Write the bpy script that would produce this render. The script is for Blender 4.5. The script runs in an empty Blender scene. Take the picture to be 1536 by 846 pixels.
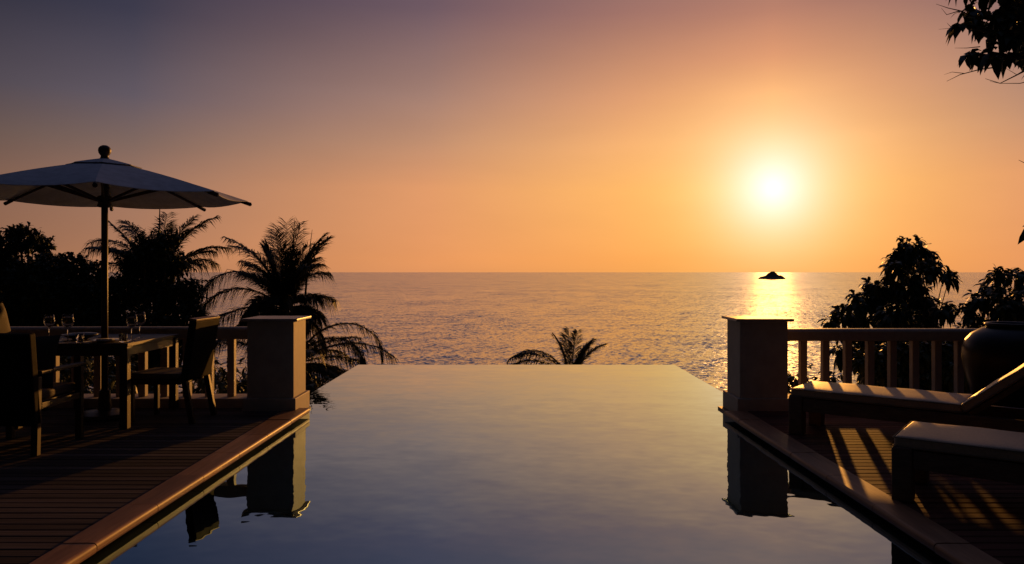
import bpy, math, random
from mathutils import Vector, Matrix

R = math.radians
SC = bpy.context.scene
COL = SC.collection
rnd = random.Random(7)

# ------------------------------------------------------------------ helpers
def lin(r, g, b):
    def f(v):
        v /= 255.0
        return v / 12.92 if v <= 0.04045 else ((v + 0.055) / 1.055) ** 2.4
    return (f(r), f(g), f(b), 1.0)

F = 1152.0          # focal length in photo pixels
EYE = 1.4           # eye height over the deck (metres)
def at(px, py, Y):
    """photo pixel at distance Y -> point in the place"""
    return Vector(((px - 768) / F * Y, Y, EYE - (py - 408) / F * Y))

class MB:
    def __init__(self):
        self.v, self.f = [], []
    def add(self, vs, fs):
        o = len(self.v)
        self.v += [tuple(p) for p in vs]
        self.f += [tuple(i + o for i in q) for q in fs]
    def box(self, x0, x1, y0, y1, z0, z1, M=None):
        vs = [Vector(p) for p in ((x0,y0,z0),(x1,y0,z0),(x1,y1,z0),(x0,y1,z0),(x0,y0,z1),(x1,y0,z1),(x1,y1,z1),(x0,y1,z1))]
        if M is not None: vs = [M @ p for p in vs]
        self.add(vs, [(0,3,2,1),(4,5,6,7),(0,1,5,4),(1,2,6,5),(2,3,7,6),(3,0,4,7)])
    def bar(self, a, b, w, h, up=(0,0,1)):
        """square bar from a to b"""
        a, b = Vector(a), Vector(b)
        d = (b - a); L = d.length; d.normalize()
        s = d.cross(Vector(up))
        if s.length < 1e-4: s = d.cross(Vector((0,1,0)))
        s.normalize(); u = s.cross(d)
        M = Matrix(((s.x,d.x,u.x,a.x),(s.y,d.y,u.y,a.y),(s.z,d.z,u.z,a.z),(0,0,0,1)))
        self.box(-w/2, w/2, 0, L, -h/2, h/2, M)
    def tube(self, pts, rad, n=8, cap=True):
        pts = [Vector(p) for p in pts]
        if not hasattr(rad, '__len__'): rad = [rad] * len(pts)
        o = len(self.v); vs = []; fs = []
        prev = None
        for i, p in enumerate(pts):
            d = (pts[min(i+1, len(pts)-1)] - pts[max(i-1, 0)]).normalized()
            s = prev if prev is not None else (Vector((1,0,0)) if abs(d.x) < .8 else Vector((0,1,0)))
            s = (s - d * s.dot(d)).normalized(); prev = s
            t = d.cross(s)
            for k in range(n):
                a = 2*math.pi*k/n
                vs.append(p + (s*math.cos(a) + t*math.sin(a)) * rad[i])
        for i in range(len(pts)-1):
            for k in range(n):
                k2 = (k+1) % n
                fs.append((i*n+k, i*n+k2, (i+1)*n+k2, (i+1)*n+k))
        if cap:
            fs.append(tuple(reversed(range(n)))); fs.append(tuple(range((len(pts)-1)*n, len(pts)*n)))
        self.add(vs, fs)
    def lathe(self, prof, n=24, c=(0,0,0)):
        c = Vector(c); vs = []; fs = []
        for r, z in prof:
            for k in range(n):
                a = 2*math.pi*k/n
                vs.append(c + Vector((r*math.cos(a), r*math.sin(a), z)))
        m = len(prof)
        for i in range(m-1):
            for k in range(n):
                k2 = (k+1) % n
                fs.append((i*n+k, i*n+k2, (i+1)*n+k2, (i+1)*n+k))
        if prof[0][0] > 1e-5: fs.append(tuple(reversed(range(n))))
        if prof[-1][0] > 1e-5: fs.append(tuple(range((m-1)*n, m*n)))
        self.add(vs, fs)
    def build(self, name, mat, parent=None, smooth=False, bev=0, seg=2):
        me = bpy.data.meshes.new(name)
        me.from_pydata(self.v, [], self.f)
        me.materials.append(mat)
        if smooth: me.polygons.foreach_set('use_smooth', [True] * len(me.polygons))
        me.update()
        o = bpy.data.objects.new(name, me); COL.objects.link(o)
        if parent is not None: o.parent = parent
        if bev:
            m = o.modifiers.new('bevel', 'BEVEL'); m.width = bev; m.segments = seg; m.limit_method = 'ANGLE'
        return o

def tag(o, label=None, cat=None, group=None, kind=None):
    if label: o['label'] = label
    if cat: o['category'] = cat
    if group: o['group'] = group
    if kind: o['kind'] = kind
    return o
def thing(name, loc, label, cat, group=None, rz=0.0):
    o = bpy.data.objects.new(name, None); COL.objects.link(o)
    o.location = loc; o.rotation_euler = (0, 0, rz); o.empty_display_size = .2
    return tag(o, label, cat, group)
def copy_tree(o, parent=None):
    c = o.copy(); COL.objects.link(c)
    if parent is not None: c.parent = parent
    for ch in [x for x in bpy.data.objects if x.parent == o]:
        copy_tree(ch, c)
    return c

# ------------------------------------------------------------------ materials
def new_mat(name):
    m = bpy.data.materials.new(name); m.use_nodes = True
    nt = m.node_tree; b = nt.nodes['Principled BSDF']
    return m, nt, b
def N(nt, t, **kw):
    n = nt.nodes.new(t)
    for k, v in kw.items(): setattr(n, k, v)
    return n
def coords(nt, scale=(1,1,1), kind='Object'):
    tc = N(nt, 'ShaderNodeTexCoord'); mp = N(nt, 'ShaderNodeMapping')
    mp.inputs['Scale'].default_value = scale
    nt.links.new(tc.outputs[kind], mp.inputs['Vector'])
    return mp.outputs['Vector']
def noise(nt, vec, scale, detail=4, rough=.6):
    n = N(nt, 'ShaderNodeTexNoise')
    n.inputs['Scale'].default_value = scale; n.inputs['Detail'].default_value = detail; n.inputs['Roughness'].default_value = rough
    if vec is not None: nt.links.new(vec, n.inputs['Vector'])
    return n
def ramp(nt, fac, stops):
    r = N(nt, 'ShaderNodeValToRGB')
    e = r.color_ramp.elements
    while len(e) < len(stops): e.new(0.5)
    for el, (p, c) in zip(e, stops):
        el.position = p; el.color = c if len(c) == 4 else (*c, 1)
    nt.links.new(fac, r.inputs['Fac'])
    return r.outputs['Color']

def surf(name, c1, c2, nscale=6, rough=.6, stretch=(1,1,1), bump=.2, bdist=.01, island=0.0, spec=.5, rvar=.1, detail=5, sheen=0, mott=.6):
    m, nt, b = new_mat(name)
    v = coords(nt, stretch)
    n = noise(nt, v, nscale, detail)
    col = ramp(nt, n.outputs['Fac'], [(.32, c1), (.68, c2)])
    n2 = noise(nt, v, nscale * .23, 3)
    mx = N(nt, 'ShaderNodeMixRGB', blend_type='MULTIPLY'); mx.inputs['Fac'].default_value = .55
    g = ramp(nt, n2.outputs['Fac'], [(.3, (mott,)*3), (.65, (1,1,1))])
    nt.links.new(col, mx.inputs[1]); nt.links.new(g, mx.inputs[2])
    out = mx.outputs[0]
    if island:
        ge = N(nt, 'ShaderNodeNewGeometry')
        hs = N(nt, 'ShaderNodeHueSaturation')
        mr = N(nt, 'ShaderNodeMapRange'); mr.inputs['To Min'].default_value = 1-island; mr.inputs['To Max'].default_value = 1+island
        nt.links.new(ge.outputs['Random Per Island'], mr.inputs['Value'])
        nt.links.new(mr.outputs['Result'], hs.inputs['Value']); nt.links.new(out, hs.inputs['Color'])
        out = hs.outputs['Color']
    nt.links.new(out, b.inputs['Base Color'])
    mr2 = N(nt, 'ShaderNodeMapRange'); mr2.inputs['To Min'].default_value = max(.03, rough-rvar); mr2.inputs['To Max'].default_value = min(1, rough+rvar)
    nt.links.new(n2.outputs['Fac'], mr2.inputs['Value']); nt.links.new(mr2.outputs['Result'], b.inputs['Roughness'])
    b.inputs['Specular IOR Level'].default_value = spec
    if sheen: b.inputs['Sheen Weight'].default_value = sheen
    bp = N(nt, 'ShaderNodeBump'); bp.inputs['Strength'].default_value = bump; bp.inputs['Distance'].default_value = bdist
    nt.links.new(n.outputs['Fac'], bp.inputs['Height']); nt.links.new(bp.outputs['Normal'], b.inputs['Normal'])
    return m

M_deck   = surf('deck_boards', (.070,.054,.048), (.125,.098,.086), 9, .8, (.25,6,6), .35, .004, island=.4, spec=.08)
M_deck_r = surf('deck_boards_red', (.10,.038,.026), (.18,.070,.045), 9, .75, (.25,6,6), .35, .004, island=.3, spec=.12)
M_coping = surf('coping_timber', (.28,.135,.062), (.44,.22,.105), 7, .5, (4,.4,4), .3, .004, island=.18, spec=.4)
M_wood   = surf('furniture_teak', (.035,.017,.010), (.065,.033,.019), 10, .5, (4,4,.6), .2, .003, spec=.5)
M_teak   = surf('lounger_teak', (.16,.09,.05), (.28,.165,.095), 10, .5, (1,6,6), .2, .003, spec=.5)
M_plaster= surf('painted_plaster', (.56,.48,.39), (.62,.54,.44), 22, .65, (1,1,1), .2, .004, spec=.3, mott=.74)
M_rail   = surf('painted_rail', (.40,.34,.28), (.47,.41,.34), 18, .5, (1,1,1), .15, .003, spec=.35, mott=.85)
M_cap    = surf('cap_stone', (.42,.36,.29), (.55,.48,.40), 14, .35, (1,1,1), .15, .003, spec=.5)
M_canvas = surf('canopy_canvas', (.72,.73,.78), (.80,.81,.85), 40, .8, (1,1,1), .1, .002, spec=.2)
M_fabric = surf('cushion_fabric', (.54,.37,.22), (.66,.47,.29), 60, .5, (1,1,1), .3, .003, spec=.5, sheen=.0, mott=.85)
M_cush2  = surf('brown_cushion', (.045,.033,.026), (.07,.052,.042), 60, .7, (1,1,1), .3, .003, spec=.2, mott=.8)
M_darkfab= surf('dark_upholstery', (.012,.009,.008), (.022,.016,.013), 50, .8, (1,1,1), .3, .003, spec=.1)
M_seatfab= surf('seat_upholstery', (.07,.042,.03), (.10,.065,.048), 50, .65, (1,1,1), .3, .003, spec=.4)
M_piping = surf('cushion_piping', (.36,.26,.17), (.44,.33,.22), 60, .7, (1,1,1), .2, .002, spec=.2)
M_jar    = surf('glazed_jar', (.010,.007,.005), (.02,.013,.010), 5, .34, (1,1,2.5), .3, .008, spec=.3)
M_rock   = surf('island_rock', (.20,.15,.11), (.34,.27,.21), .06, .9, (1,1,1), .5, 2.0, spec=.2)  # rock colour lightened to stand in for haze over the distance
M_soil   = surf('hillside_soil', (.02,.022,.012), (.045,.045,.025), .8, .9, (1,1,1), .6, .1, spec=.1)
M_bark   = surf('bark', (.05,.035,.025), (.10,.075,.055), 8, .85, (1,1,.3), .6, .02, spec=.2)
M_tile   = surf('pool_wall_tile', (.05,.05,.05), (.09,.085,.08), 6, .5, (1,1,1), .2, .004)
M_china  = surf('white_china', (.70,.70,.70), (.78,.78,.78), 3, .15, (1,1,1), 0, .001)
M_bowl   = surf('dark_stoneware', (.03,.025,.022), (.06,.05,.045), 9, .35, (1,1,1), .1, .002)
M_linen  = surf('linen', (.6,.6,.62), (.7,.7,.72), 60, .8, (1,1,1), .3, .002, spec=.2)
M_steel  = surf('cutlery_steel', (.6,.6,.6), (.7,.7,.7), 3, .2, (1,1,1), 0, .001); M_steel.node_tree.nodes['Principled BSDF'].inputs['Metallic'].default_value = 1
M_leather= surf('rib_pocket', (.04,.03,.025), (.07,.05,.04), 20, .6, (1,1,1), .2, .002)

def leaf_mat(name, c1, c2, rough=.5):
    m, nt, b = new_mat(name)
    ge = N(nt, 'ShaderNodeNewGeometry')
    nt.links.new(ramp(nt, ge.outputs['Random Per Island'], [(0, c1), (1, c2)]), b.inputs['Base Color'])
    b.inputs['Roughness'].default_value = rough
    b.inputs['Specular IOR Level'].default_value = .35
    return m
M_leaf  = leaf_mat('broad_leaf', (.022,.035,.012), (.055,.075,.025), .55)
M_leaf2 = leaf_mat('glossy_leaf', (.025,.04,.014), (.06,.085,.03), .42)
M_palm  = leaf_mat('palm_leaflet', (.022,.028,.011), (.05,.048,.02), .5)

def glass_mat():
    m, nt, b = new_mat('clear_glass')
    b.inputs['Transmission Weight'].default_value = 1; b.inputs['Roughness'].default_value = .05; b.inputs['IOR'].default_value = 1.45
    return m
M_glass = glass_mat()

def water_mat(name, base, rough, layers, ior=1.333, sx=1.0, metal=0):
    """water: a dielectric surface whose normal is tilted by summed wave slopes (world metres)"""
    m, nt, b = new_mat(name)
    b.inputs['Base Color'].default_value = (*base, 1)
    b.inputs['Roughness'].default_value = rough
    b.inputs['IOR'].default_value = ior
    b.inputs['Metallic'].default_value = metal
    ge = N(nt, 'ShaderNodeNewGeometry')
    acc = None
    for i, (scale, slope, det, st, *rot) in enumerate(layers):
        mp = N(nt, 'ShaderNodeMapping'); mp.inputs['Scale'].default_value = st
        mp.inputs['Location'].default_value = (13.7*i, 5.1*i, 0); mp.inputs['Rotation'].default_value = (0, 0, .35*i)
        if rot:   # long wind rows lying along a bearing
            mp.vector_type = 'TEXTURE'; mp.inputs['Scale'].default_value = tuple(1/q for q in st)
            mp.inputs['Rotation'].default_value = (0, 0, -rot[0])
        nt.links.new(ge.outputs['Position'], mp.inputs['Vector'])
        n = noise(nt, mp.outputs['Vector'], scale, det, .6)
        n.noise_dimensions = '3D'
        s = N(nt, 'ShaderNodeVectorMath', operation='SUBTRACT'); s.inputs[1].default_value = (.5,.5,.5)
        nt.links.new(n.outputs['Color'], s.inputs[0])
        q = N(nt, 'ShaderNodeVectorMath', operation='MULTIPLY'); q.inputs[1].default_value = (slope*sx, slope, 0)
        nt.links.new(s.outputs[0], q.inputs[0])
        if acc is None: acc = q.outputs[0]
        else:
            a = N(nt, 'ShaderNodeVectorMath', operation='ADD')
            nt.links.new(acc, a.inputs[0]); nt.links.new(q.outputs[0], a.inputs[1]); acc = a.outputs[0]
    a = N(nt, 'ShaderNodeVectorMath', operation='ADD'); a.inputs[1].default_value = (0,0,1)
    nt.links.new(acc, a.inputs[0])
    nn = N(nt, 'ShaderNodeVectorMath', operation='NORMALIZE'); nt.links.new(a.outputs[0], nn.inputs[0])
    nt.links.new(nn.outputs[0], b.inputs['Normal'])
    return m
M_sea  = water_mat('sea_water', (.40,.50,.55), .13,
                   [(.60, 1.9, 3, (1,1.4,1)), (.07, .65, 3, (1,1.3,1)), (.012, .35, 3, (1,.6,1)), (1.6, 1.0, 2, (1,1.3,1)), (.55, .45, 2, (1,.03,1), R(18.8))], 1.333, .72, 1.0)
M_pool = water_mat('pool_water', (.26,.51,.68), .012,
                   [(2.2, .030, 2, (1,1.6,1)), (.5, .014, 2, (1,1.3,1)), (7, .016, 1, (1,1.5,1))], 1.333, 1.0, 1.0)

# ------------------------------------------------------------------ camera
cam = bpy.data.cameras.new('camera'); co = bpy.data.objects.new('camera', cam); COL.objects.link(co)
co.location = (0, 0, EYE); co.rotation_euler = (R(90), 0, 0)
cam.sensor_width = 36; cam.lens = 36 * F / 1536; cam.shift_y = -15/1536
cam.clip_end = 120000; cam.clip_start = .05
SC.camera = co

# ------------------------------------------------------------------ sun and sky
AZ, EL = R(18.8), R(5.9)
sun_dir = Vector((math.sin(AZ)*math.cos(EL), math.cos(AZ)*math.cos(EL), math.sin(EL)))
sl = bpy.data.lights.new('sun', 'SUN'); sl.energy = 2.5; sl.angle = R(.6); sl.color = (1.0, .41, .075)
so = bpy.data.objects.new('sun', sl); COL.objects.link(so)
lamp_el = R(4.9)
lamp_dir = Vector((math.sin(AZ)*math.cos(lamp_el), math.cos(AZ)*math.cos(lamp_el), math.sin(lamp_el)))
so.rotation_euler = lamp_dir.to_track_quat('Z', 'Y').to_euler()

W = bpy.data.worlds.new('World'); SC.world = W; W.use_nodes = True
nt = W.node_tree; L = nt.links
bg = nt.nodes['Background']; bg.inputs['Strength'].default_value = 1.0
tc = N(nt, 'ShaderNodeTexCoord')
nrm = N(nt, 'ShaderNodeVectorMath', operation='NORMALIZE'); L.new(tc.outputs['Generated'], nrm.inputs[0])
sep = N(nt, 'ShaderNodeSeparateXYZ'); L.new(nrm.outputs[0], sep.inputs[0])
def mth(op, a, b=None, c=None):
    n = N(nt, 'ShaderNodeMath', operation=op)
    for i, v in enumerate((a, b, c)):
        if v is None: continue
        if isinstance(v, (int, float)): n.inputs[i].default_value = v
        else: L.new(v, n.inputs[i])
    return n.outputs[0]
elev = mth('MULTIPLY', mth('ARCSINE', sep.outputs['Z']), 180/math.pi)                 # degrees
azim = mth('MULTIPLY', mth('ARCTAN2', sep.outputs['X'], sep.outputs['Y']), 180/math.pi)
daz = mth('SUBTRACT', azim, 18.8)
daz = mth('WRAP', daz, 180.0, -180.0)
daz = mth('MAXIMUM', mth('MULTIPLY', daz, 1.6), mth('MULTIPLY', daz, -1.0))   # the air darkens faster on the landward side
EMAX = 90.0
efac = mth('POWER', mth('DIVIDE', mth('MAXIMUM', mth('ABSOLUTE', elev), 0.0), EMAX), .5)
def ep(e): return (e / EMAX) ** .5
# colour of the air by height over the horizon, at several bearings from the sun
cols = [
 (0,   [(0,(250,172,84)),(1.0,(253,176,84)),(3,(255,186,90)),(6,(255,196,102)),(9,(255,190,112)),(12.3,(252,178,112)),(15,(222,150,110)),(18,(184,126,106)),(24,(134,106,106)),(35,(94,90,106)),(60,(66,72,98)),(90,(58,66,98))]),
 (10,  [(0,(246,164,86)),(1.0,(251,168,88)),(6,(254,182,102)),(9.2,(245,176,112)),(12.6,(222,156,112)),(18.5,(160,113,103)),(24,(122,100,104)),(35,(90,87,104)),(60,(65,71,97)),(90,(58,66,98))]),
 (25,  [(0,(226,149,94)),(1.0,(232,153,96)),(6.2,(226,155,106)),(9.6,(192,142,112)),(12.9,(164,127,114)),(18.9,(110,88,98)),(26,(82,76,92)),(40,(70,74,96)),(60,(62,69,96)),(90,(58,66,98))]),
 (45,  [(0,(176,122,90)),(1.0,(180,125,92)),(5.6,(160,118,97)),(8.7,(128,104,96)),(11.7,(98,88,98)),(17.1,(60,58,75)),(22,(48,49,66)),(34,(50,54,75)),(60,(56,63,90)),(90,(58,66,98))]),
 (70,  [(0,(34,27,28)),(6,(29,25,27)),(14,(24,23,28)),(30,(24,25,34)),(60,(40,45,66)),(90,(58,66,98))]),
 (105, [(0,(5,4,5)),(10,(5,5,6)),(30,(8,8,12)),(60,(27,30,45)),(90,(58,66,98))]),
]
prev = None
for i, (a, st) in enumerate(cols):
    c = ramp(nt, efac, [(ep(e), lin(*k)) for e, k in st])
    if prev is None: prev = c
    else:
        mr = N(nt, 'ShaderNodeMapRange', interpolation_type='LINEAR')
        mr.inputs['From Min'].default_value = cols[i-1][0]; mr.inputs['From Max'].default_value = a
        L.new(daz, mr.inputs['Value'])
        mx = N(nt, 'ShaderNodeMixRGB'); L.new(mr.outputs['Result'], mx.inputs['Fac']); L.new(prev, mx.inputs[1]); L.new(c, mx.inputs[2])
        prev = mx.outputs[0]
# faint thin cloud bands high up
mpc = N(nt, 'ShaderNodeMapping'); mpc.inputs['Scale'].default_value = (2.2, 2.2, 9); L.new(nrm.outputs[0], mpc.inputs['Vector'])
nc = noise(nt, mpc.outputs['Vector'], 2.3, 4, .55)
cf = N(nt, 'ShaderNodeMapRange'); cf.inputs['From Min'].default_value = .35; cf.inputs['From Max'].default_value = .7
cf.inputs['To Min'].default_value = .98; cf.inputs['To Max'].default_value = 1.02; L.new(nc.outputs['Fac'], cf.inputs['Value'])
mxc = N(nt, 'ShaderNodeVectorMath', operation='SCALE'); L.new(prev, mxc.inputs[0]); L.new(cf.outputs['Result'], mxc.inputs['Scale'])
# the glow round the sun
dt = N(nt, 'ShaderNodeVectorMath', operation='DOT_PRODUCT'); L.new(nrm.outputs[0], dt.inputs[0]); dt.inputs[1].default_value = sun_dir
gam = mth('MULTIPLY', mth('ARCCOSINE', mth('MINIMUM', dt.outputs['Value'], 1.0)), 180/math.pi)
acc = mxc.outputs[0]
for width, pw, colr in ((3.7, 1.35, (.4, .62, .0)), (2.7, 1.25, (.25, .0, .95))):
    p = mth('POWER', mth('DIVIDE', gam, width), pw)
    g = mth('EXPONENT', mth('MULTIPLY', p, -1.0))
    s = N(nt, 'ShaderNodeVectorMath', operation='SCALE'); s.inputs[0].default_value = colr; L.new(g, s.inputs['Scale'])
    a = N(nt, 'ShaderNodeVectorMath', operation='ADD'); L.new(acc, a.inputs[0]); L.new(s.outputs[0], a.inputs[1]); acc = a.outputs[0]
# the physical sky adds a little of its own scatter
sky = N(nt, 'ShaderNodeTexSky', sky_type='NISHITA'); sky.sun_disc = False
sky.sun_elevation = EL; sky.sun_rotation = AZ; sky.dust_density = 3.0
s = N(nt, 'ShaderNodeVectorMath', operation='SCALE'); L.new(sky.outputs[0], s.inputs[0]); s.inputs['Scale'].default_value = .0008
a = N(nt, 'ShaderNodeVectorMath', operation='ADD'); L.new(acc, a.inputs[0]); L.new(s.outputs[0], a.inputs[1])
L.new(a.outputs[0], bg.inputs['Color'])

# ------------------------------------------------------------------ the setting
SEA_Z = EYE - 25.0
m = MB(); S = 60000
m.add([(-S,-200,SEA_Z),(S,-200,SEA_Z),(S,S,SEA_Z),(-S,S,SEA_Z)], [(0,1,2,3)])
tag(m.build('sea', M_sea), kind='structure')

def hill_z(x, y):
    z = -1.25 - .62*max(0, y-9.0) - .004*max(0, y-9)**2
    return max(z, SEA_Z - 2)
m = MB(); nx, ny = 60, 40
for j in range(ny+1):
    for i in range(nx+1):
        x = -60 + 120*i/nx; y = -6 + 56*j/ny
        m.v.append((x, y, (hill_z(x, y) if y > 9 else -1.25) + .25*math.sin(x*.7+y*.4)*math.cos(y*.6)*(1 if y > 12 else .2)))
for j in range(ny):
    for i in range(nx):
        a0 = j*(nx+1)+i; m.f.append((a0, a0+1, a0+nx+2, a0+nx+1))
tag(m.build('hillside', M_soil, smooth=True), kind='structure')

# rocky islet on the horizon
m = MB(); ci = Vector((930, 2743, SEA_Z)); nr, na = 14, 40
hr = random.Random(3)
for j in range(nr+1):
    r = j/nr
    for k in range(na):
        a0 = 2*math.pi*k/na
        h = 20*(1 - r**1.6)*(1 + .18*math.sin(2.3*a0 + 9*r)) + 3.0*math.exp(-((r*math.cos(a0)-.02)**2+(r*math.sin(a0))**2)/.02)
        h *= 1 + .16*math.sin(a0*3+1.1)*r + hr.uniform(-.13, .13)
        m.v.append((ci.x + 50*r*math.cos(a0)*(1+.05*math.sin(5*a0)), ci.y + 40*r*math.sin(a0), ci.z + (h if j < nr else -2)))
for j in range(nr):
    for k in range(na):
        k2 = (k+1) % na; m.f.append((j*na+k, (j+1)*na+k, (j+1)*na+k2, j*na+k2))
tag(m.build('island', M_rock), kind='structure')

# pool: a wide far basin and a narrower arm between the two decks
WZ = -.07
m = MB()
m.box(-2.44, 2.575, 8.22, 12.18, WZ-.03, WZ)
m.box(-2.165, 2.215, -3.0, 8.22, WZ-.03, WZ)
pw = MB()   # one welded sheet with a small lip
out = [(-2.285,-3),(2.315,-3),(2.215,8.25),(2.575,8.25),(2.575,12.18),(-2.44,12.18),(-2.44,8.25),(-2.165,8.25)]
pw.add([(x,y,WZ) for x,y in out] + [(x,y,WZ-.04) for x,y in out], [tuple(range(8))] + [(i,i+8,(i+1)%8+8,(i+1)%8) for i in range(8)])
tag(pw.build('pool_water', M_pool), kind='structure')
m = MB()
m.box(-2.43, 2.565, 8.30, 12.17, -3.2, WZ-.045)
m.box(-2.163, 2.213, -3.0, 8.30, -1.6, WZ-.045)
tag(m.build('pool_wall', M_tile), kind='structure')

def deck(x0, x1, mat):
    m = MB(); y = -2.0; p = .098
    while y < 7.98:
        dz = rnd.uniform(-.0012, .0012)
        m.box(x0, x1, y, y+p-.013, -.03+dz, dz)
        y += p
    return tag(m.build('deck', mat, bev=.003, seg=1), kind='structure')
deck(-9.0, -2.312, M_deck); deck(2.358, 7.2, M_deck_r)
m = MB(); m.box(-9.0, -2.30, -2.0, 8.3, -1.6, -.045); m.box(2.35, 7.2, -2.0, 8.3, -1.6, -.045)
for e0, e1, far, near in ((-2.30, -2.30, -2.168, -2.272), (2.345, 2.345, 2.219, 2.305)):
    m.add([(e0,-2,-1.6),(near,-2,-1.6),(far,8.28,-1.6),(e1,8.28,-1.6),(e0,-2,-.047),(near,-2,-.047),(far,8.28,-.047),(e1,8.28,-.047)],
          [(0,3,2,1),(4,5,6,7),(0,1,5,4),(1,2,6,5),(2,3,7,6),(3,0,4,7)])
tag(m.build('terrace_wall', M_tile), kind='structure')

def coping(nose_far, outer, y1, taper):
    """edge boards along the pool, rounded on the water side"""
    s = 1 if outer > nose_far else -1
    def prof_at(y):
        nose = nose_far - s*0 + (1 if nose_far > 0 else -1) * taper * (y1 - y)
        pr = [(outer, -.040), (outer, .008), (nose + s*.05, .009)]
        for k in range(0, 9):
            a0 = math.pi/2 * k/8
            pr.append((nose + s*.022*(1-math.sin(a0)), .008 - .022 + .022*math.cos(a0)))
        return pr + [(nose, -.028), (nose + s*.006, -.040)]
    m = MB(); y = -2.0; n = len(prof_at(0))
    while y < y1 - .05:
        ye = min(y + .66, y1)
        dz = rnd.uniform(-.0018, .0018)
        vs = [(x, y+.003, z+dz) for x, z in prof_at(y)] + [(x, ye-.003, z+dz) for x, z in prof_at(ye)]
        fs = [(i, (i+1) % n, (i+1) % n + n, i+n) for i in range(n)] + [tuple(range(n)), tuple(range(2*n-1, n-1, -1))]
        if s < 0: fs = [tuple(reversed(q)) for q in fs]
        m.add(vs, fs); y = ye
    o = m.build('pool_coping', M_coping)
    return tag(o, kind='structure')
coping(-2.07, -2.305, 7.86, .0150); coping(2.128, 2.350, 7.70, .0098)

# ------------------------------------------------------------------ pillars
def pillar(x0, x1, px0, px1, label):
    """x0..x1 the shaft, px0..px1 the plinth"""
    cx = (x0+x1)/2
    t = thing('pillar', (cx, 8.0, 0), label, 'pillar', 'pool end pillars')
    m = MB(); m.box(x0-cx, x1-cx, -.25, .21, .127, .902); m.build('shaft', M_plaster, t, bev=.006)
    m = MB(); m.box(px0-cx, px1-cx, -.28, .27, -.16, .127); m.build('plinth', M_plaster, t, bev=.008)
    m = MB()
    z0, z1, z2 = .902, .909, .932
    for (o, z) in ((.018, z0), (.052, z1), (.055, z2)): pass
    a0, b0 = x0-cx, x1-cx
    m.box(a0-.048, b0+.048, -.298, .262, .9025, .930)
    m.build('cap', M_cap, t, bev=.007, seg=3)
    return t
pillar(-2.675, -2.205, -2.714, -2.178, 'cream pillar with sunlit side face and flat cap beside the dining table')
pillar(2.300, 2.785, 2.268, 2.812, 'cream pillar in shade at the foot of the loungers beneath the sun')

# ------------------------------------------------------------------ balustrades
def balustrade(xa, xb, ztop, first, step, count, label):
    s = 1 if xb > xa else -1
    t = thing('balustrade', (xa, 8.07, 0), label, 'balustrade', 'terrace balustrades')
    X0, X1 = min(0, xb-xa), max(0, xb-xa)
    m = MB(); m.box(X0, X1, -.17, .17, -.02, .096); m.build('kerb', M_plaster, t, bev=.01)
    m = MB()
    prof = [(-.075,-.125),(-.082,-.118),(-.082,-.028),(-.070,-.010),(-.045,0),(.045,0),(.070,-.010),(.082,-.028),(.082,-.118),(.075,-.125)]
    n = len(prof)
    m.add([(X0,y,z+ztop) for y,z in prof]+[(X1,y,z+ztop) for y,z in prof],
          [(i,i+n,(i+1)%n+n,(i+1)%n) for i in range(n)]+[tuple(range(n)),tuple(range(2*n-1,n-1,-1))])
    m.build('handrail', M_rail, t, bev=.004)
    m = MB(); m.box(-.036, .036, -.036, .036, .095, ztop-.124)
    b0 = m.build('baluster', M_rail, t, bev=.005)
    b0.location = (first-xa, 0, 0)
    for k in range(1, count):
        b = b0.copy(); COL.objects.link(b); b.parent = t; b.location = (first-xa + s*step*k, 0, 0)
    return t
balustrade(-2.677, -7.4, .825, -2.945, .233, 19, 'cream balustrade running behind the dining table to the sunlit pillar')
balustrade(2.787, 7.0, .806, 3.055, .2345, 17, 'cream balustrade between the shaded pillar and the big dark jar')

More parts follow.
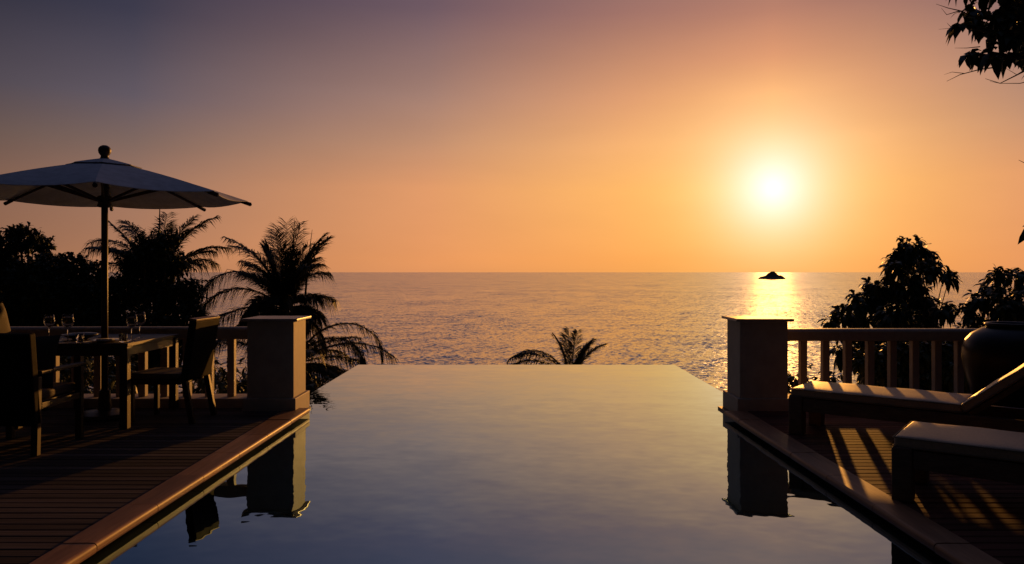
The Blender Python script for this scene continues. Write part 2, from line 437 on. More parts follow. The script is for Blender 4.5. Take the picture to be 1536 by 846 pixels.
# ------------------------------------------------------------------ loungers
def lounger(loc, ang, label):
    t = thing('sun_lounger', loc, label, 'sun lounger', 'loungers on the pool deck', ang)
    Lg, Wd, H = 1.98, .64, .322
    leg = MB(); leg.box(0, .115, 0, .115, 0, H+.012)
    l0 = leg.build('leg', M_teak, t, bev=.012, seg=3)
    for (x, y) in ((0, Wd-.115), (Lg-.115, 0), (Lg-.115, Wd-.115)):
        c = l0.copy(); COL.objects.link(c); c.parent = t; c.location = (x, y, 0)
    m = MB()
    m.box(.117, Lg-.117, .014, .054, H-.115, H-.002); m.box(.117, Lg-.117, Wd-.054, Wd-.014, H-.115, H-.002)
    m.box(.014, .054, .117, Wd-.117, H-.115, H-.002); m.box(Lg-.054, Lg-.014, .117, Wd-.117, H-.115, H-.002)
    m.build('frame', M_teak, t, bev=.006)
    m = MB()
    x = .07
    while x < 1.25: m.box(x, x+.07, .056, Wd-.056, H-.03, H-.006); x += .092
    m.build('slats', M_teak, t, bev=.004)
    hx = 1.29
    # seat mattress, slightly crowned
    def mattress(Lm, name, mat, th=.070):
        m = MB(); nxx, nyy = 26, 10
        w = Wd - .03
        def zz(u, v): return th + .010*(1-(2*v-1)**4)*(1-(2*u-1)**6) + .0025*math.sin(u*17+v*3)
        idx = {}
        for side in (0, 1):
            for i in range(nxx+1):
                for j in range(nyy+1):
                    u, v = i/nxx, j/nyy
                    idx[side,i,j] = len(m.v)
                    m.v.append((u*Lm, .015+v*w, zz(u,v) if side else 0))
        for i in range(nxx):
            for j in range(nyy):
                m.f.append((idx[1,i,j],idx[1,i+1,j],idx[1,i+1,j+1],idx[1,i,j+1]))
                m.f.append((idx[0,i,j],idx[0,i,j+1],idx[0,i+1,j+1],idx[0,i+1,j]))
        for i in range(nxx):
            m.f.append((idx[0,i,0],idx[0,i+1,0],idx[1,i+1,0],idx[1,i,0])); m.f.append((idx[0,i+1,nyy],idx[0,i,nyy],idx[1,i,nyy],idx[1,i+1,nyy]))
        for j in range(nyy):
            m.f.append((idx[0,0,j+1],idx[0,0,j],idx[1,0,j],idx[1,0,j+1])); m.f.append((idx[0,nxx,j],idx[0,nxx,j+1],idx[1,nxx,j+1],idx[1,nxx,j]))
        o = m.build(name, mat, t, smooth=True, bev=.018, seg=4)
        p = MB(); e = .004
        for zz0 in (.012, th-.006):
            ring_ = [(-e, .015-e, zz0), (Lm+e, .015-e, zz0), (Lm+e, .015+w+e, zz0), (-e, .015+w+e, zz0), (-e, .015-e, zz0)]
            p.tube(ring_, .0042, 6, cap=False)
        p.build('piping', M_piping, o, smooth=True)
        return o
    a = mattress(hx-.0, 'mattress', M_fabric); a.location = (.012, 0, H+.004)
    th = R(39)
    bf = MB(); bf.box(0, .74, .06, .10, -.045, -.005); bf.box(0, .74, Wd-.10, Wd-.06, -.045, -.005)
    x = .05
    while x < .7: bf.box(x, x+.07, .102, Wd-.102, -.035, -.010); x += .095
    bf.box(.70, .74, .101, Wd-.101, -.045, -.0055)
    b = bf.build('backrest_frame', M_teak, t, bev=.004); b.location = (hx+.03, 0, H+.0); b.rotation_euler = (0, -th, 0)
    c = mattress(.74, 'back_cushion', M_fabric, .064); c.location = (hx+.035, 0, H+.008); c.rotation_euler = (0, -th, 0)
    st = MB(); st.bar((hx+.45, .20, .24), (hx+.03+.5*math.cos(th), .20, H-.05+.5*math.sin(th)), .03, .03)
    st.bar((hx+.45, Wd-.20, .24), (hx+.03+.5*math.cos(th), Wd-.20, H-.05+.5*math.sin(th)), .03, .03)
    st.bar((hx+.45, .05, .23), (hx+.45, Wd-.05, .23), .035, .035)
    st.build('backrest_prop', M_teak, t)
    return t
lounger((2.385, 6.63, 0), R(-39), 'teak sun lounger with raised back standing nearest the shaded pillar and balustrade')
lounger((2.32, 4.70, 0), R(-37), 'teak sun lounger nearest the camera with pale mattress at pool edge')

# ------------------------------------------------------------------ big jar
jx = at(1515, 484, 7.3)
t = thing('water_jar', (jx.x, 7.25, 0), 'huge round dark glazed jar standing behind the loungers', 'jar')
prof = [(.27,0),(.285,.02),(.31,.12),(.355,.28),(.40,.44),(.425,.58),(.425,.67),(.40,.75),(.345,.815),(.27,.862),(.215,.885)]
m = MB(); m.lathe(prof, 48); m.build('body', M_jar, t, smooth=True)
m = MB(); m.lathe([(.19,.72),(.195,.86),(.205,.878),(.222,.884),(.236,.893),(.24,.905),(.236,.917),(.222,.922),(.205,.917),(.185,.885),(.17,.72)], 48); m.build('rim', M_jar, t, smooth=True)

# ------------------------------------------------------------------ parasol
PX, PY = -3.925, 7.40
t = thing('parasol', (PX, PY, 0), 'off white canvas parasol with round finial over the dining table', 'parasol')
RR, ZR, ZA = 1.31, 2.13, 2.465
OFF = R(25)
def rim_pt(k, r=1.0): a0 = OFF + k*math.pi/4; return Vector((RR*r*math.cos(a0), RR*r*math.sin(a0)))
def canopy_tier(r0, r1, z_of, name, drop):
    m = MB(); nr, ns = 8, 6
    for j in range(nr+1):
        r = r0 + (r1-r0)*j/nr
        for k in range(8):
            a, b = rim_pt(k, r), rim_pt(k+1, r)
            for q in range(ns):
                u = q/ns; p = a.lerp(b, u)
                sag = -.030*r*4*u*(1-u)*min(1, r) * (j/nr)
                pin = 1 - .03*4*u*(1-u)*(j/nr)**3
                m.v.append((p.x*pin, p.y*pin, z_of(r) + sag))
    n = 8*ns
    for j in range(nr):
        for k in range(n):
            k2 = (k+1) % n; m.f.append((j*n+k, (j+1)*n+k, (j+1)*n+k2, j*n+k2))
    o = m.build(name, M_canvas, t, smooth=False)
    sm = o.modifiers.new('cloth', 'SOLIDIFY'); sm.thickness = .004; sm.offset = 1
    return o
def zc(r): return ZA - (ZA-ZR)*(r**1.08) + .012*math.sin(math.pi*min(1, r))
canopy_tier(.06, 1.0, zc, 'canopy', .03)
canopy_tier(.02, .25, lambda r: zc(r) + .018 + .012*(1-r/.25), 'vent_flap', .03)
for k in range(8):
    a0 = OFF + k*math.pi/4
    d = Vector((math.cos(a0), math.sin(a0), 0))
    m = MB()
    pts = [d*(RR*r) + Vector((0,0,zc(r)-.022)) for r in (.05,.3,.6,.8,1.0)] + [d*(RR*1.03) + Vector((0,0,zc(1.03)-.024))]
    m.tube(pts, .0125, 6)
    rb = m.build('rib', M_wood, t)
    m = MB(); m.tube([d*(RR*.95)+Vector((0,0,zc(.95)-.022)), d*(RR*1.025)+Vector((0,0,zc(1.025)-.022))], [.017,.020], 8); m.build('rib_pocket', M_leather, rb)
    m = MB(); m.bar(d*.05+Vector((0,0,2.085)), d*(RR*.52)+Vector((0,0,zc(.52)-.035)), .016, .024); m.build('strut', M_wood, rb)
m = MB(); m.tube([(0,0,0.05),(0,0,2.40)], .030, 16); m.build('pole', M_wood, t, smooth=True)
m = MB(); m.lathe([(.031,2.02),(.062,2.025),(.066,2.04),(.058,2.055),(.056,2.10),(.066,2.115),(.062,2.13),(.031,2.135)], 20); m.build('hub', M_wood, t, smooth=True)
m = MB(); m.lathe([(.03,2.395),(.055,2.40),(.05,2.43),(.031,2.44)], 16); m.build('top_hub', M_wood, t, smooth=True)
m = MB(); m.lathe([(.001,2.455),(.050,2.462),(.055,2.475),(.045,2.49),(.036,2.505),(.034,2.52),(.043,2.53),(.054,2.548),(.058,2.57),(.054,2.592),(.040,2.610),(.02,2.620),(.001,2.622)], 20); m.build('finial', M_wood, t, smooth=True)
m = MB(); m.lathe([(.001,0),(.24,0),(.25,.02),(.24,.05),(.06,.075),(.05,.26),(.033,.265),(.033,.28)], 28); m.build('base', M_bowl, t, smooth=False)

# ------------------------------------------------------------------ dining table
TX, TY, TZ = -3.945, 7.36, .765
t = thing('dining_table', (TX, TY, 0), 'square dark wood dining table laid for a meal under the parasol', 'table')
m = MB()
h = .53
for k in range(7):   # boards, with a hole left round the pole
    x0 = -h + k*2*h/7; x1 = x0 + 2*h/7 - .004
    if k == 3:
        m.box(x0, x1, -.53, -.01, TZ-.03, TZ); m.box(x0, x1, .09, .53, TZ-.03, TZ)
    else: m.box(x0, x1, -.53, .53, TZ-.03, TZ)
m.build('tabletop', M_wood, t, bev=.004)
m = MB(); m.box(-h+.05, h-.05, -.50, -.475, TZ-.115, TZ-.032); m.box(-h+.05, h-.05, .475, .50, TZ-.115, TZ-.032)
m.box(-h+.025, -h+.05, -.50, .50, TZ-.115, TZ-.0325); m.box(h-.05, h-.025, -.50, .50, TZ-.115, TZ-.0325); m.build('apron', M_wood, t, bev=.003)
l0 = None
for sx in (-1, 1):
    for sy in (-1, 1):
        m = MB(); m.box(sx*(h-.045)-.035, sx*(h-.045)+.035, sy*.493-.035, sy*.493+.035, 0, TZ-.031); m.build('leg', M_wood, t, bev=.005)

# things on the table
def wine_glass(x, y, label, src=None, s=1.0):
    if src is None:
        t = thing('wine_glass', (x, y, TZ), label, 'wine glass', 'wine glasses on the dining table')
        m = MB(); m.lathe([(.001,0),(.036,.0008),(.037,.0022),(.010,.006),(.0045,.012),(.004,.05),(.0042,.10),(.008,.108),(.001,.112)], 24); m.build('stem', M_glass, t, smooth=True)
        m = MB(); m.lathe([(.001,.1125),(.018,.116),(.034,.130),(.045,.152),(.049,.176),(.046,.205),(.039,.238),(.0375,.2388),(.0445,.205),(.0474,.176),(.0434,.153),(.033,.1325),(.017,.119),(.001,.1155)], 28); m.build('bowl', M_glass, t, smooth=True)
    else:
        t = copy_tree(src); t.location = (x, y, TZ); t['label'] = label
    t.scale = (s, s, s)
    return t
g0 = wine_glass(-4.06, 7.02, 'large clear wine glass, bigger of the pair near the armchair', None, 1.05)
wine_glass(-4.35, 7.22, 'clear wine glass set behind the bigger one near the armchair', g0, .98)
wine_glass(-3.545, 7.16, 'clear wine glass nearest the table edge by the high-backed chair', g0, 1.0)
wine_glass(-3.585, 7.40, 'clear wine glass farthest from the armchair, by the high-backed chair', g0, 1.05)
def plate(x, y, label, src=None):
    if src is None:
        t = thing('plate', (x, y, TZ+.003), label, 'plate', 'plates on the dining table')
        m = MB(); m.lathe([(.001,.002),(.07,0),(.075,.003),(.10,.008),(.135,.016),(.136,.019),(.10,.012),(.07,.007),(.001,.006)], 36); m.build('dish', M_china, t, smooth=True)
        m = MB(); m.box(-.075, .075, -.03, .03, .0075, .016); m.box(-.072, .070, -.028, .022, .0165, .024); m.build('napkin', M_linen, t, bev=.003)
    else:
        t = copy_tree(src); t.location = (x, y, TZ+.003); t['label'] = label
    return t
p0 = plate(-3.70, 6.995, 'white plate with folded napkin beside the parasol pole, near table corner')
plate(-4.32, 7.00, 'white plate with folded napkin in front of the armchair', p0)
plate(-4.30, 7.68, 'white plate with folded napkin on the balustrade side of the table', p0)
t = thing('serving_bowl', (-4.07, 7.24, TZ+.0005), 'low dark stoneware bowl in front of the parasol pole', 'bowl')
m = MB(); m.lathe([(.001,0),(.06,0),(.065,.006),(.11,.022),(.155,.045),(.158,.05),(.15,.048),(.105,.03),(.06,.014),(.001,.012)], 36); m.build('dish', M_bowl, t, smooth=True)
def tumbler(x, y, label, src=None):
    if src is None:
        o = MB(); o.lathe([(.001,0),(.030,0),(.032,.003),(.036,.075),(.034,.0755),(.0295,.012),(.001,.010)], 24)
        g = o.build('tumbler', M_glass, None, smooth=True)
    else:
        g = src.copy(); COL.objects.link(g)
    g.location = (x, y, TZ+.0005); tag(g, label, 'glass', 'low glasses on the dining table'); return g
t0 = tumbler(-3.90, 6.93, 'low clear tumbler in front of the parasol pole')
tumbler(-3.52, 6.95, 'low clear tumbler at the corner over the nearest table leg', t0)
def cutlery(x, y, rz, name, label, cat):
    m = MB()
    if name == 'table_knife':
        m.box(-.008, .008, -.11, 0, .001, .006); m.box(-.010, .009, .001, .115, .001, .0035)
    else:
        m.box(-.006, .006, -.10, .04, .001, .005); m.box(-.012, .012, .041, .07, .001, .004)
        for k in (-.009, -.003, .003, .009): m.box(k-.0016, k+.0016, .0705, .11, .001, .0035)
    o = m.build(name, M_steel, None, bev=.0008, seg=1); o.location = (x, y, TZ+.0005); o.rotation_euler = (0,0,rz)
    return tag(o, label, cat)
cutlery(-3.535, 7.02, 0.05, 'table_knife', 'steel knife lying by the plate at the near table corner', 'knife')
cutlery(-4.155, 7.0, 0.03, 'table_knife', 'steel knife lying by the plate before the armchair', 'knife')
cutlery(-3.865, 7.03, -.04, 'fork', 'steel fork lying by the plate next to the parasol pole', 'fork')

# ------------------------------------------------------------------ dining chairs
def dining_chair(loc, rz, label, src=None):
    """faces local +Y"""
    if src is not None:
        t = copy_tree(src); t.location = loc; t.rotation_euler = (0,0,rz); t['label'] = label; return t
    t = thing('dining_chair', loc, label, 'chair', 'high-backed dining chairs', rz)
    w = .24
    for sx in (-1, 1):
        m = MB(); m.bar((sx*(w-.022), .25, 0), (sx*(w-.022), .25, .40), .042, .042, (0,1,0)); m.build('leg', M_wood, t, bev=.004)
    for sx in (-1, 1):
        m = MB(); m.bar((sx*(w-.022), -.33, 0), (sx*(w-.022), -.245, .45), .042, .05, (0,1,0)); m.build('leg', M_wood, t, bev=.004)
    m = MB(); m.box(-w, w, -.225, .275, .36, .405); m.build('seat_frame', M_wood, t, bev=.005)
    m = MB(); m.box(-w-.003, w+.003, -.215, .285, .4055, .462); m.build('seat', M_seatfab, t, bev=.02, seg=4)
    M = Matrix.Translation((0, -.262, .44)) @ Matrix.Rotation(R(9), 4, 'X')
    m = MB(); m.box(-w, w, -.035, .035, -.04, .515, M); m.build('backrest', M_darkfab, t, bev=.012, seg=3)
    m = MB(); m.box(-w-.002, w+.002, -.037, .037, .516, .536, M); m.build('top_rail', M_teak, t, bev=.004)
    return t
ch = dining_chair((-3.26, 7.32, 0), R(86), 'dark high-backed dining chair seen from behind, between table and sunlit pillar')
dining_chair((-4.98, 7.55, 0), R(-92), 'dark high-backed dining chair beyond the armchair, holding a brown cushion', ch)

def pillow(name, mat, loc, rot, label, w=.42, h=.42, th=.13):
    m = MB(); n = 14
    for side in (1, -1):
        for i in range(n+1):
            for j in range(n+1):
                u, v = 2*i/n-1, 2*j/n-1
                pu = u*(1-.07*(1-v*v)*abs(u)); pv = v*(1-.07*(1-u*u)*abs(v))
                d = ((1-u**4)*(1-v**4))**.55 * th/2
                m.v.append((pu*w/2, side*d, pv*h/2))
    q = (n+1)**2
    for i in range(n):
        for j in range(n):
            a0 = i*(n+1)+j
            m.f.append((a0, a0+1, a0+n+2, a0+n+1)); m.f.append((q+a0, q+a0+n+1, q+a0+n+2, q+a0+1))
    o = m.build(name, mat, None, smooth=True); o.location = loc; o.rotation_euler = rot
    return tag(o, label, 'cushion', 'scatter cushions on the chairs')
pillow('cushion', M_cush2, (-5.10, 7.56, .80), (R(-14), R(38), R(-92)), 'brown cushion propped on its corner against the far chair back', .46, .46)

# armchair with its back to the camera
t = thing('armchair', (-3.92, 6.17, 0), 'dark armchair with its back to the camera at the near table side', 'armchair', None, R(0))
w = .315
for sx in (-1, 1):
    m = MB(); m.bar((sx*(w-.025), -.32, 0), (sx*(w-.025), -.30, .60), .05, .05, (0,1,0)); m.build('leg', M_wood, t, bev=.005)
    m = MB(); m.box(sx*(w-.025)-.025, sx*(w-.025)+.025, .25, .30, 0, .612); m.build('leg', M_wood, t, bev=.005)
    m = MB(); m.box(sx*(w-.025)-.034, sx*(w-.025)+.034, -.30, .325, .613, .643); m.build('armrest', M_wood, t, bev=.008, seg=3)
m = MB(); m.box(-w+.05, w-.05, -.29, .285, .34, .40); m.box(-w+.005, -w+.03, -.27, .249, .345, .395); m.box(w-.03, w-.005, -.27, .249, .345, .395); m.build('seat_frame', M_wood, t, bev=.004)
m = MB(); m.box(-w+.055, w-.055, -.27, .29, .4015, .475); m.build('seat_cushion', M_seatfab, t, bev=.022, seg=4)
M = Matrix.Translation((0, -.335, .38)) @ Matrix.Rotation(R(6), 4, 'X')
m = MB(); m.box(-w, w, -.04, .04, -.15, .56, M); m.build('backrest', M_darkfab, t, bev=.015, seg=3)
pillow('cushion', M_cush2, (-3.80, 6.03, .695), (R(-16), 0, R(3)), 'brown cushion leaning inside the armchair, its edge lit by the sun', .44, .43)

# ------------------------------------------------------------------ plants
def leaf(m, p, d, up, Ln, w, droop=.25):
    """one pointed leaf from p along d"""
    d = d.normalized(); s = d.cross(up)
    if s.length < 1e-3: s = d.cross(Vector((1,0,0)))
    s.normalize(); n = s.cross(d)
    g = Vector((0,0,-droop*Ln))
    a = p; b = p + d*(Ln*.35) + g*.15; c = p + d*(Ln*.72) + g*.5; e = p + d*Ln + g
    k = n*(w*.18)
    m.add([a, b+s*(w/2)+k, b-s*(w/2)+k, c+s*(w*.36)+k, c-s*(w*.36)+k, e], [(0,1,2),(1,3,4,2),(3,5,4)])
def rdir(rg):
    while True:
        v = Vector((rg.uniform(-1,1), rg.uniform(-1,1), rg.uniform(-1,1)))
        if .05 < v.length < 1: return v.normalized()
def broad_tree(name, base, blobs, Ln, w, dens, seed, label, cat, mat, trunk_r, sprig=5, droop=.35, group=None, fork=None, squash=1.0, twigs=True):
    """blobs: (centre, radius) of the leaf clumps; sprigs of leaves are set along short twigs inside them"""
    rg = random.Random(seed)
    t = thing(name, base, label, cat, group)
    b = Vector(base)
    m = MB()
    fk = Vector(fork) if fork is not None else (b + (sum((c for c, r in blobs), Vector()) / len(blobs) - b) * .55)
    mid = b.lerp(fk, .5) + Vector((rg.uniform(-.1,.1), rg.uniform(-.1,.1), 0))
    m.tube([b - b, mid - b, fk - b], [trunk_r, trunk_r*.8, trunk_r*.65], 8)
    lf = MB()
    for c, r in blobs:
        q = fk.lerp(c, .5) + Vector((rg.uniform(-.15,.15), rg.uniform(-.15,.15), rg.uniform(0,.2))) * r
        m.tube([fk - b, q - b, c - b], [trunk_r*.42, trunk_r*.25, trunk_r*.10], 6)
        ns = max(3, int(dens * r * r * 10))
        for _ in range(ns):
            v = rdir(rg); rr = r * rg.uniform(.15, 1.0) ** .5 * rg.uniform(.75, 1.12)
            tip = c + Vector((v.x*rr, v.y*rr*squash, v.z*rr*.9))
            st = c.lerp(tip, rg.uniform(.35, .7))
            if twigs: m.tube([st - b, tip - b], [trunk_r*.05+.002, .0015], 3, cap=False)
            ax = (tip - st)
            for k in range(sprig):
                u = (k + rg.random()) / sprig
                p = st.lerp(tip, .35 + .65*u)
                d = (ax.normalized()*.7 + rdir(rg)*.9 + Vector((0,0,-.25)))
                L1 = Ln * rg.uniform(.6, 1.2)
                leaf(lf, p - b, d, Vector((rg.uniform(-.4,.4), rg.uniform(-.4,.4), 1)), L1, w * L1 / Ln * rg.uniform(.8, 1.15), droop * rg.uniform(.4, 1.6))
    m.build('trunk', M_bark, t, smooth=True)
    lf.build('crown', mat, t)
    return t
def px_blobs(Y, lst, seed, spread=.5):
    rg = random.Random(seed)
    return [(at(x, y, Y + rg.uniform(-spread, spread)), r * Y / F) for x, y, r in lst]

# big dark tree beyond the dining corner
B = px_blobs(19.5, [(8,372,30),(42,358,24),(66,366,18),(-30,385,50),(-90,400,60),(75,405,32),(112,398,26),(138,412,24),(156,428,22),(30,420,46),(95,445,40),(150,465,36),(-20,470,60),(40,490,50),(110,500,44),(180,500,40),(20,545,55),(100,550,55),(190,560,50),(-80,500,60),(240,520,45),(60,420,50),(10,420,40),(100,430,30),(130,450,40),(60,460,50),(140,490,46),(-10,450,50),(75,480,50),(70,388,16),(20,350,14),(30,346,12),(90,392,14)], 11, .9)
broad_tree('broadleaf_tree', (-12.5, 19.5, hill_z(0,19.5)), B, .115, .07, 60, 21, 'dense dark round-crowned tree behind the dining table', 'tree', M_leaf, .24, 8, .25)
B = px_blobs(19, [(232,376,34),(212,398,38),(256,396,36),(286,432,24),(268,448,36),(196,430,38),(236,440,44),(290,470,24),(230,492,48),(184,470,30),(272,500,38),(170,440,18),(250,360,20),(215,368,18)], 17, .6)
broad_tree('broadleaf_tree', (-8.8, 19.0, hill_z(0,19)), B, .115, .06, 60, 26, 'dense dark oval tree beyond the parasol pole with palm fronds behind it', 'tree', M_leaf, .2, 8, .3)
# shrubs behind the loungers
B = px_blobs(15.5, [(1366,372,20),(1350,385,17),(1384,384,17),(1340,402,15),(1396,402,15),(1418,404,10),(1424,416,10),(1362,405,24),(1335,432,22),(1370,440,30),(1312,428,14),(1305,446,18),(1280,450,14),(1268,468,16),(1250,480,12),(1300,474,26),(1340,474,30),(1385,474,30),(1412,462,16),(1300,520,34),(1345,530,38),(1395,525,38),(1262,525,22),(1440,530,36),(1320,570,40),(1390,570,40),(1440,580,40)], 12, .65)
broad_tree('leafy_shrub', (8.0, 15.5, hill_z(0,15.5)), B, .225, .098, 30, 22, 'tall peaked shrub with long drooping leaves behind the balustrade, nearest the sun', 'shrub', M_leaf2, .07, 6, .55)
B = px_blobs(13.5, [(1500,412,16),(1488,428,18),(1522,420,20),(1545,415,26),(1468,448,16),(1450,466,14),(1498,452,28),(1530,460,32),(1575,450,40),(1470,490,28),(1510,500,36),(1560,500,44),(1465,540,34),(1520,545,40),(1580,560,50),(1470,585,34)], 13, .55)
broad_tree('leafy_shrub', (8.7, 13.5, hill_z(0,13.5)), B, .17, .08, 32, 23, 'lower wide shrub with drooping leaves growing behind the big jar', 'shrub', M_leaf2, .07, 6, .5)
B = px_blobs(9.5, [(1195,566,16),(1212,556,12),(1232,568,16),(1222,585,20),(1190,590,18),(1250,570,18)], 14, .3)
broad_tree('leafy_bush', (3.65, 9.5, hill_z(0,9.5)), B, .12, .05, 46, 24, 'small leafy bush showing between the first balusters by the shaded pillar', 'bush', M_leaf2, .03, 5, .5)
B = px_blobs(9.6, [(1292,542,14),(1312,536,18),(1345,526,22),(1380,528,24),(1415,526,22),(1450,528,24),(1345,552,24),(1390,552,26),(1435,552,26),(1312,556,20),(1330,578,26),(1370,582,28),(1410,582,28),(1450,585,28),(1490,560,34)], 16, .3)
broad_tree('leafy_bush', (4.9, 9.6, hill_z(0,9.6)), B, .12, .06, 170, 27, 'wide leafy bush filling the gaps between balusters towards the big jar', 'bush', M_leaf2, .04, 5, .5)
# low bushes behind the dining side balustrade
for (bx, seed, lab) in ((-3.3, 31, 'low dark bush behind the balustrade next to the sunlit pillar'), (-4.7, 32, 'low dark bush behind the balustrade straight behind the dining table'), (-6.3, 33, 'low dark bush behind the balustrade beyond the armchair')):
    rg = random.Random(seed)
    B = [(Vector((bx + rg.uniform(-.7,.7), 10.3 + rg.uniform(-.5,.5), rg.uniform(-.5,.22))), rg.uniform(.28,.42)) for _ in range(9)]
    broad_tree('leafy_bush', (bx, 10.3, hill_z(0,10.3)), B, .13, .055, 16, seed, lab, 'bush', M_leaf, .04, 6, .4)

# the tree that hangs into the top corner: trunk beyond the deck, out of the frame
base = Vector((7.6, 6.1, -1.3)); YT = 5.6
bl = px_blobs(YT, [(1452,16,14),(1446,38,10),(1474,26,20),(1500,18,24),(1525,22,28),(1508,46,22),(1535,52,24),(1484,54,12),(1452,80,9),(1470,82,9),(1490,80,11),(1512,80,12),(1534,76,14),(1560,36,40),(1572,80,36),(1500,-30,34),(1545,-30,44),(1600,20,60),(1590,-60,60),(1450,-25,20)], 15, .3)
broad_tree('overhanging_tree', base, bl, .10, .062, 80, 25, 'tree whose dark leafy branch hangs into the upper corner over the loungers', 'tree', M_leaf2, .12, 6, .5, None, (6.0, 5.9, 2.7))
ot = [o for o in bpy.data.objects if o.name == 'overhanging_tree'][0]
m = MB()
def twig(pts, r=.006):
    w = [at(x, y, YT) - base for x, y in pts]
    m.tube(w, [r*(1-.8*i/(len(w)-1)) for i in range(len(w))], 5)
twig([(1470,30),(1440,16),(1422,12),(1404,6)]); twig([(1440,16),(1420,22),(1412,12)], .004); twig([(1475,48),(1450,38),(1428,42),(1408,44)], .004); twig([(1428,42),(1420,34)], .003)
twig([(1500,100),(1470,104),(1440,112),(1420,122)]); twig([(1446,110),(1428,108),(1416,112)], .003); twig([(1470,70),(1450,72),(1432,72)], .004)
twig([(1600,60),(1560,95),(1520,115),(1500,125),(1478,118)], .008); twig([(1560,118),(1530,125),(1500,125),(1485,122)], .004); twig([(1545,100),(1525,112),(1505,100)], .004)
m.build('bare_twigs', M_bark, ot)
m = MB(); lf = MB(); rg = random.Random(9)
br = [at(1640,150,YT)-base, at(1590,230,YT)-base, at(1560,300,YT)-base, at(1552,380,YT)-base]
m.tube(br, [.02,.014,.009,.004], 6)
for (x, y, dx, dy, Ln) in ((1531,350,-.5,-.4,.13),(1550,340,-1,.2,.13),(1548,384,-.9,.2,.13),(1556,392,-.7,-.5,.14),(1545,375,-1,-.2,.10),(1540,262,-.2,-1,.09),(1536,280,.1,-1,.07)):
    p = at(x+14, y-8, YT) - base
    m.tube([br[1] if y < 300 else br[2], p], [.005,.002], 4)
    for k in range(2): leaf(lf, p, Vector((dx, rg.uniform(-.4,.4), dy+rg.uniform(-.3,.3))), Vector((.2,-1,.6)), Ln, .055, .25)
m.tube([at(1560,255,YT)-base, at(1540,246,YT)-base, at(1528,240,YT)-base], [.004,.003,.0015], 4)
o = m.build('low_bough', M_bark, ot); lf.build('leaves', M_leaf2, o)

# palms
def frond(m, base, az, el, Ln, bend, seed, leaflet=.55, wid=.035, n=78, twist=0):
    rg = random.Random(seed)
    p = Vector(base); e = el; pts = []; dirs = []
    steps = 18; st = Ln/steps
    for i in range(steps+1):
        pts.append(p.copy())
        d = Vector((math.cos(az)*math.cos(e), math.sin(az)*math.cos(e), math.sin(e))); dirs.append(d)
        p = p + d*st; e -= bend/steps * (.4 + 1.2*i/steps); e = max(e, -1.45)
    m.tube(pts, [.035*(1-.93*i/steps)*Ln/3 for i in range(steps+1)], 5)
    side0 = Vector((-math.sin(az), math.cos(az), 0))
    for k in range(n):
        u = .10 + .9*k/n
        i = min(steps-1, int(u*steps)); f = u*steps - i
        c = pts[i].lerp(pts[i+1], f); d = dirs[i]
        prof = (math.sin(math.pi*(.12+.80*u)))**.6
        for s in (-1, 1):
            l1 = leaflet * prof * rg.uniform(.8, 1.15)
            if rg.random() < .05: continue
            side = side0*s
            q = (side*rg.uniform(.6,.95) + d*rg.uniform(.6,1.0) + Vector((0,0,rg.uniform(-.15,.25)))).normalized()
            dr = rg.uniform(.35,.95) * (1 - .75*max(0, d.z))
            a = c; b = c + q*l1*.5; b.z -= .12*dr*l1; t2 = c + q*l1*(1-.25*dr); t2.z -= l1*dr
            nn = q.cross(Vector((0,0,1))).normalized() * (wid/2)
            nn = (nn*.8 + Vector((0,0,wid*.25)))
            m.add([a-nn*.6, a+nn*.6, b+nn, b-nn, t2], [(0,1,2,3),(3,2,4)])
def palm(loc, crown, fronds, label, trunk_r=.13, wid=.035, group='coconut palms on the slope', spears=(), leaflet=.55):
    t = thing('palm_tree', loc, label, 'palm tree', group)
    b = Vector(loc); c = Vector(crown) - b
    m = MB()
    pts = [Vector((0,0,0)), c*.33 + Vector((.15,0,0)), c*.66 + Vector((.12,0,0)), c + Vector((0,0,-.25)), c + Vector((0,0,.15))]
    m.tube(pts, [trunk_r*1.4, trunk_r, trunk_r*.9, trunk_r*1.1, trunk_r*.6], 10); m.build('trunk', M_bark, t, smooth=True)
    for i, (az, el, Ln, bend) in enumerate(fronds):
        m = MB(); frond(m, c + Vector((math.cos(R(az))*.06, math.sin(R(az))*.06, 0)), R(az), R(el), Ln, R(bend), 100+i, leaflet, wid)
        m.build('frond', M_palm, t)
    for (dx, dy, Ln, lean) in spears:
        m = MB(); s0 = c + Vector((dx, dy, .1)); m.tube([s0, s0+Vector((lean*.5,0,Ln*.6)), s0+Vector((lean,0,Ln))], [.035,.022,.005], 5); m.build('spear_leaf', M_palm, t)
    return t
def ring(n, el, Ln, bend, seed, a0=0):
    rg = random.Random(seed)
    return [(a0 + 360*i/n + rg.uniform(-20,20), el + rg.uniform(-12,10), Ln*rg.uniform(.72,1.15), bend + rg.uniform(-22,26)) for i in range(n)]

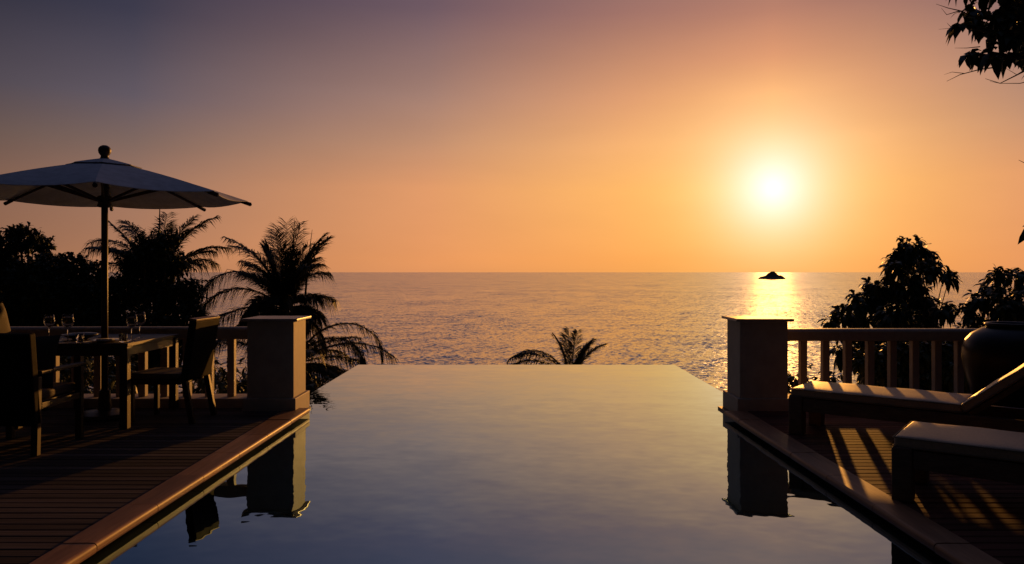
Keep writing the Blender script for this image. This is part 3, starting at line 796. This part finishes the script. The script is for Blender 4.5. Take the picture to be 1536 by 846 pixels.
c2 = at(428, 462, 22)
fr = ring(13, 80, 2.25, 30, 1) + ring(11, 66, 1.9, 60, 2, 15) + ring(9, 42, 1.25, 85, 8, 4) + ring(8, 8, 1.2, 60, 3, 5) + ring(8, -30, 1.5, 40, 5)
fr += [(178, 62, 3.0, 150), (192, 42, 2.6, 125), (200, 74, 2.6, 60), (172, 8, 2.3, 60), (186, -14, 2.3, 45), (160, 72, 2.7, 75), (25, 76, 2.4, 35)]
palm((c2.x-.3, 22.5, hill_z(0,22.5)), c2, fr, 'tall coconut palm with spiky upright fronds behind the sunlit pillar', spears=((.15,0,2.45,.12),(.55,0,2.15,.22)), leaflet=.80, wid=.027)
c4 = at(436, 548, 20)
fr = ring(9, 40, 1.9, 70, 12) + ring(8, 5, 1.8, 55, 13, 20) + ring(7, -30, 1.7, 30, 14)
fr += [(4, 64, 3.3, 175), (-10, 55, 2.6, 160), (-3, 34, 2.85, 82), (-14, 4, 2.2, 45), (8, 20, 2.0, 60), (-25, -22, 2.0, 30)]
palm((c4.x, 20.2, hill_z(0,20.2)), c4, fr, 'lower palm whose arching fronds reach past the sunlit pillar to the pool edge', leaflet=.62, wid=.026)
c1 = at(236, 430, 20.8)
fr = ring(9, 76, 2.0, 45, 5) + ring(9, 55, 1.9, 80, 6, 10)
fr += [(172, 66, 2.5, 95), (180, 45, 2.1, 90), (12, 74, 2.5, 60), (20, 60, 2.2, 80), (150, 74, 2.4, 60), (60, 75, 2.3, 40)]
palm((c1.x, 21.2, hill_z(0,21.2)), c1, fr, 'palm rising behind the dense oval tree under the parasol edge', spears=((.05,0,2.45,.02),), leaflet=.65, wid=.026)
c3 = at(856, 566, 30)
fr = [(95, 84, 2.3, 22), (110, 80, 2.0, 20), (60, 82, 2.2, 26), (170, 80, 2.1, 30), (15, 62, 2.3, 55), (25, 70, 2.1, 40), (10, 72, 1.9, 30), (178, 50, 3.2, 95), (186, 40, 3.1, 85), (194, 58, 3.0, 95), (205, 34, 2.8, 80), (172, 30, 2.8, 80), (270, 30, 1.6, 70)]
fr = [(a_, e_, l_*.85, b_) for a_, e_, l_, b_ in fr]
palm((c3.x, 30.3, hill_z(0,30.3)), c3, fr, 'small palm crown peeping over the far pool edge', leaflet=.62, wid=.035)

# ------------------------------------------------------------------ render settings
SC.render.engine = 'CYCLES'
SC.view_settings.view_transform = 'Standard'; SC.view_settings.look = 'None'
SC.view_settings.exposure = 0; SC.view_settings.gamma = 1; SC.view_settings.use_curve_mapping = False
SC.cycles.use_denoising = True
SC.cycles.max_bounces = 8
SC.cycles.sample_clamp_indirect = 4
SC.cycles.sample_clamp_direct = 3.4
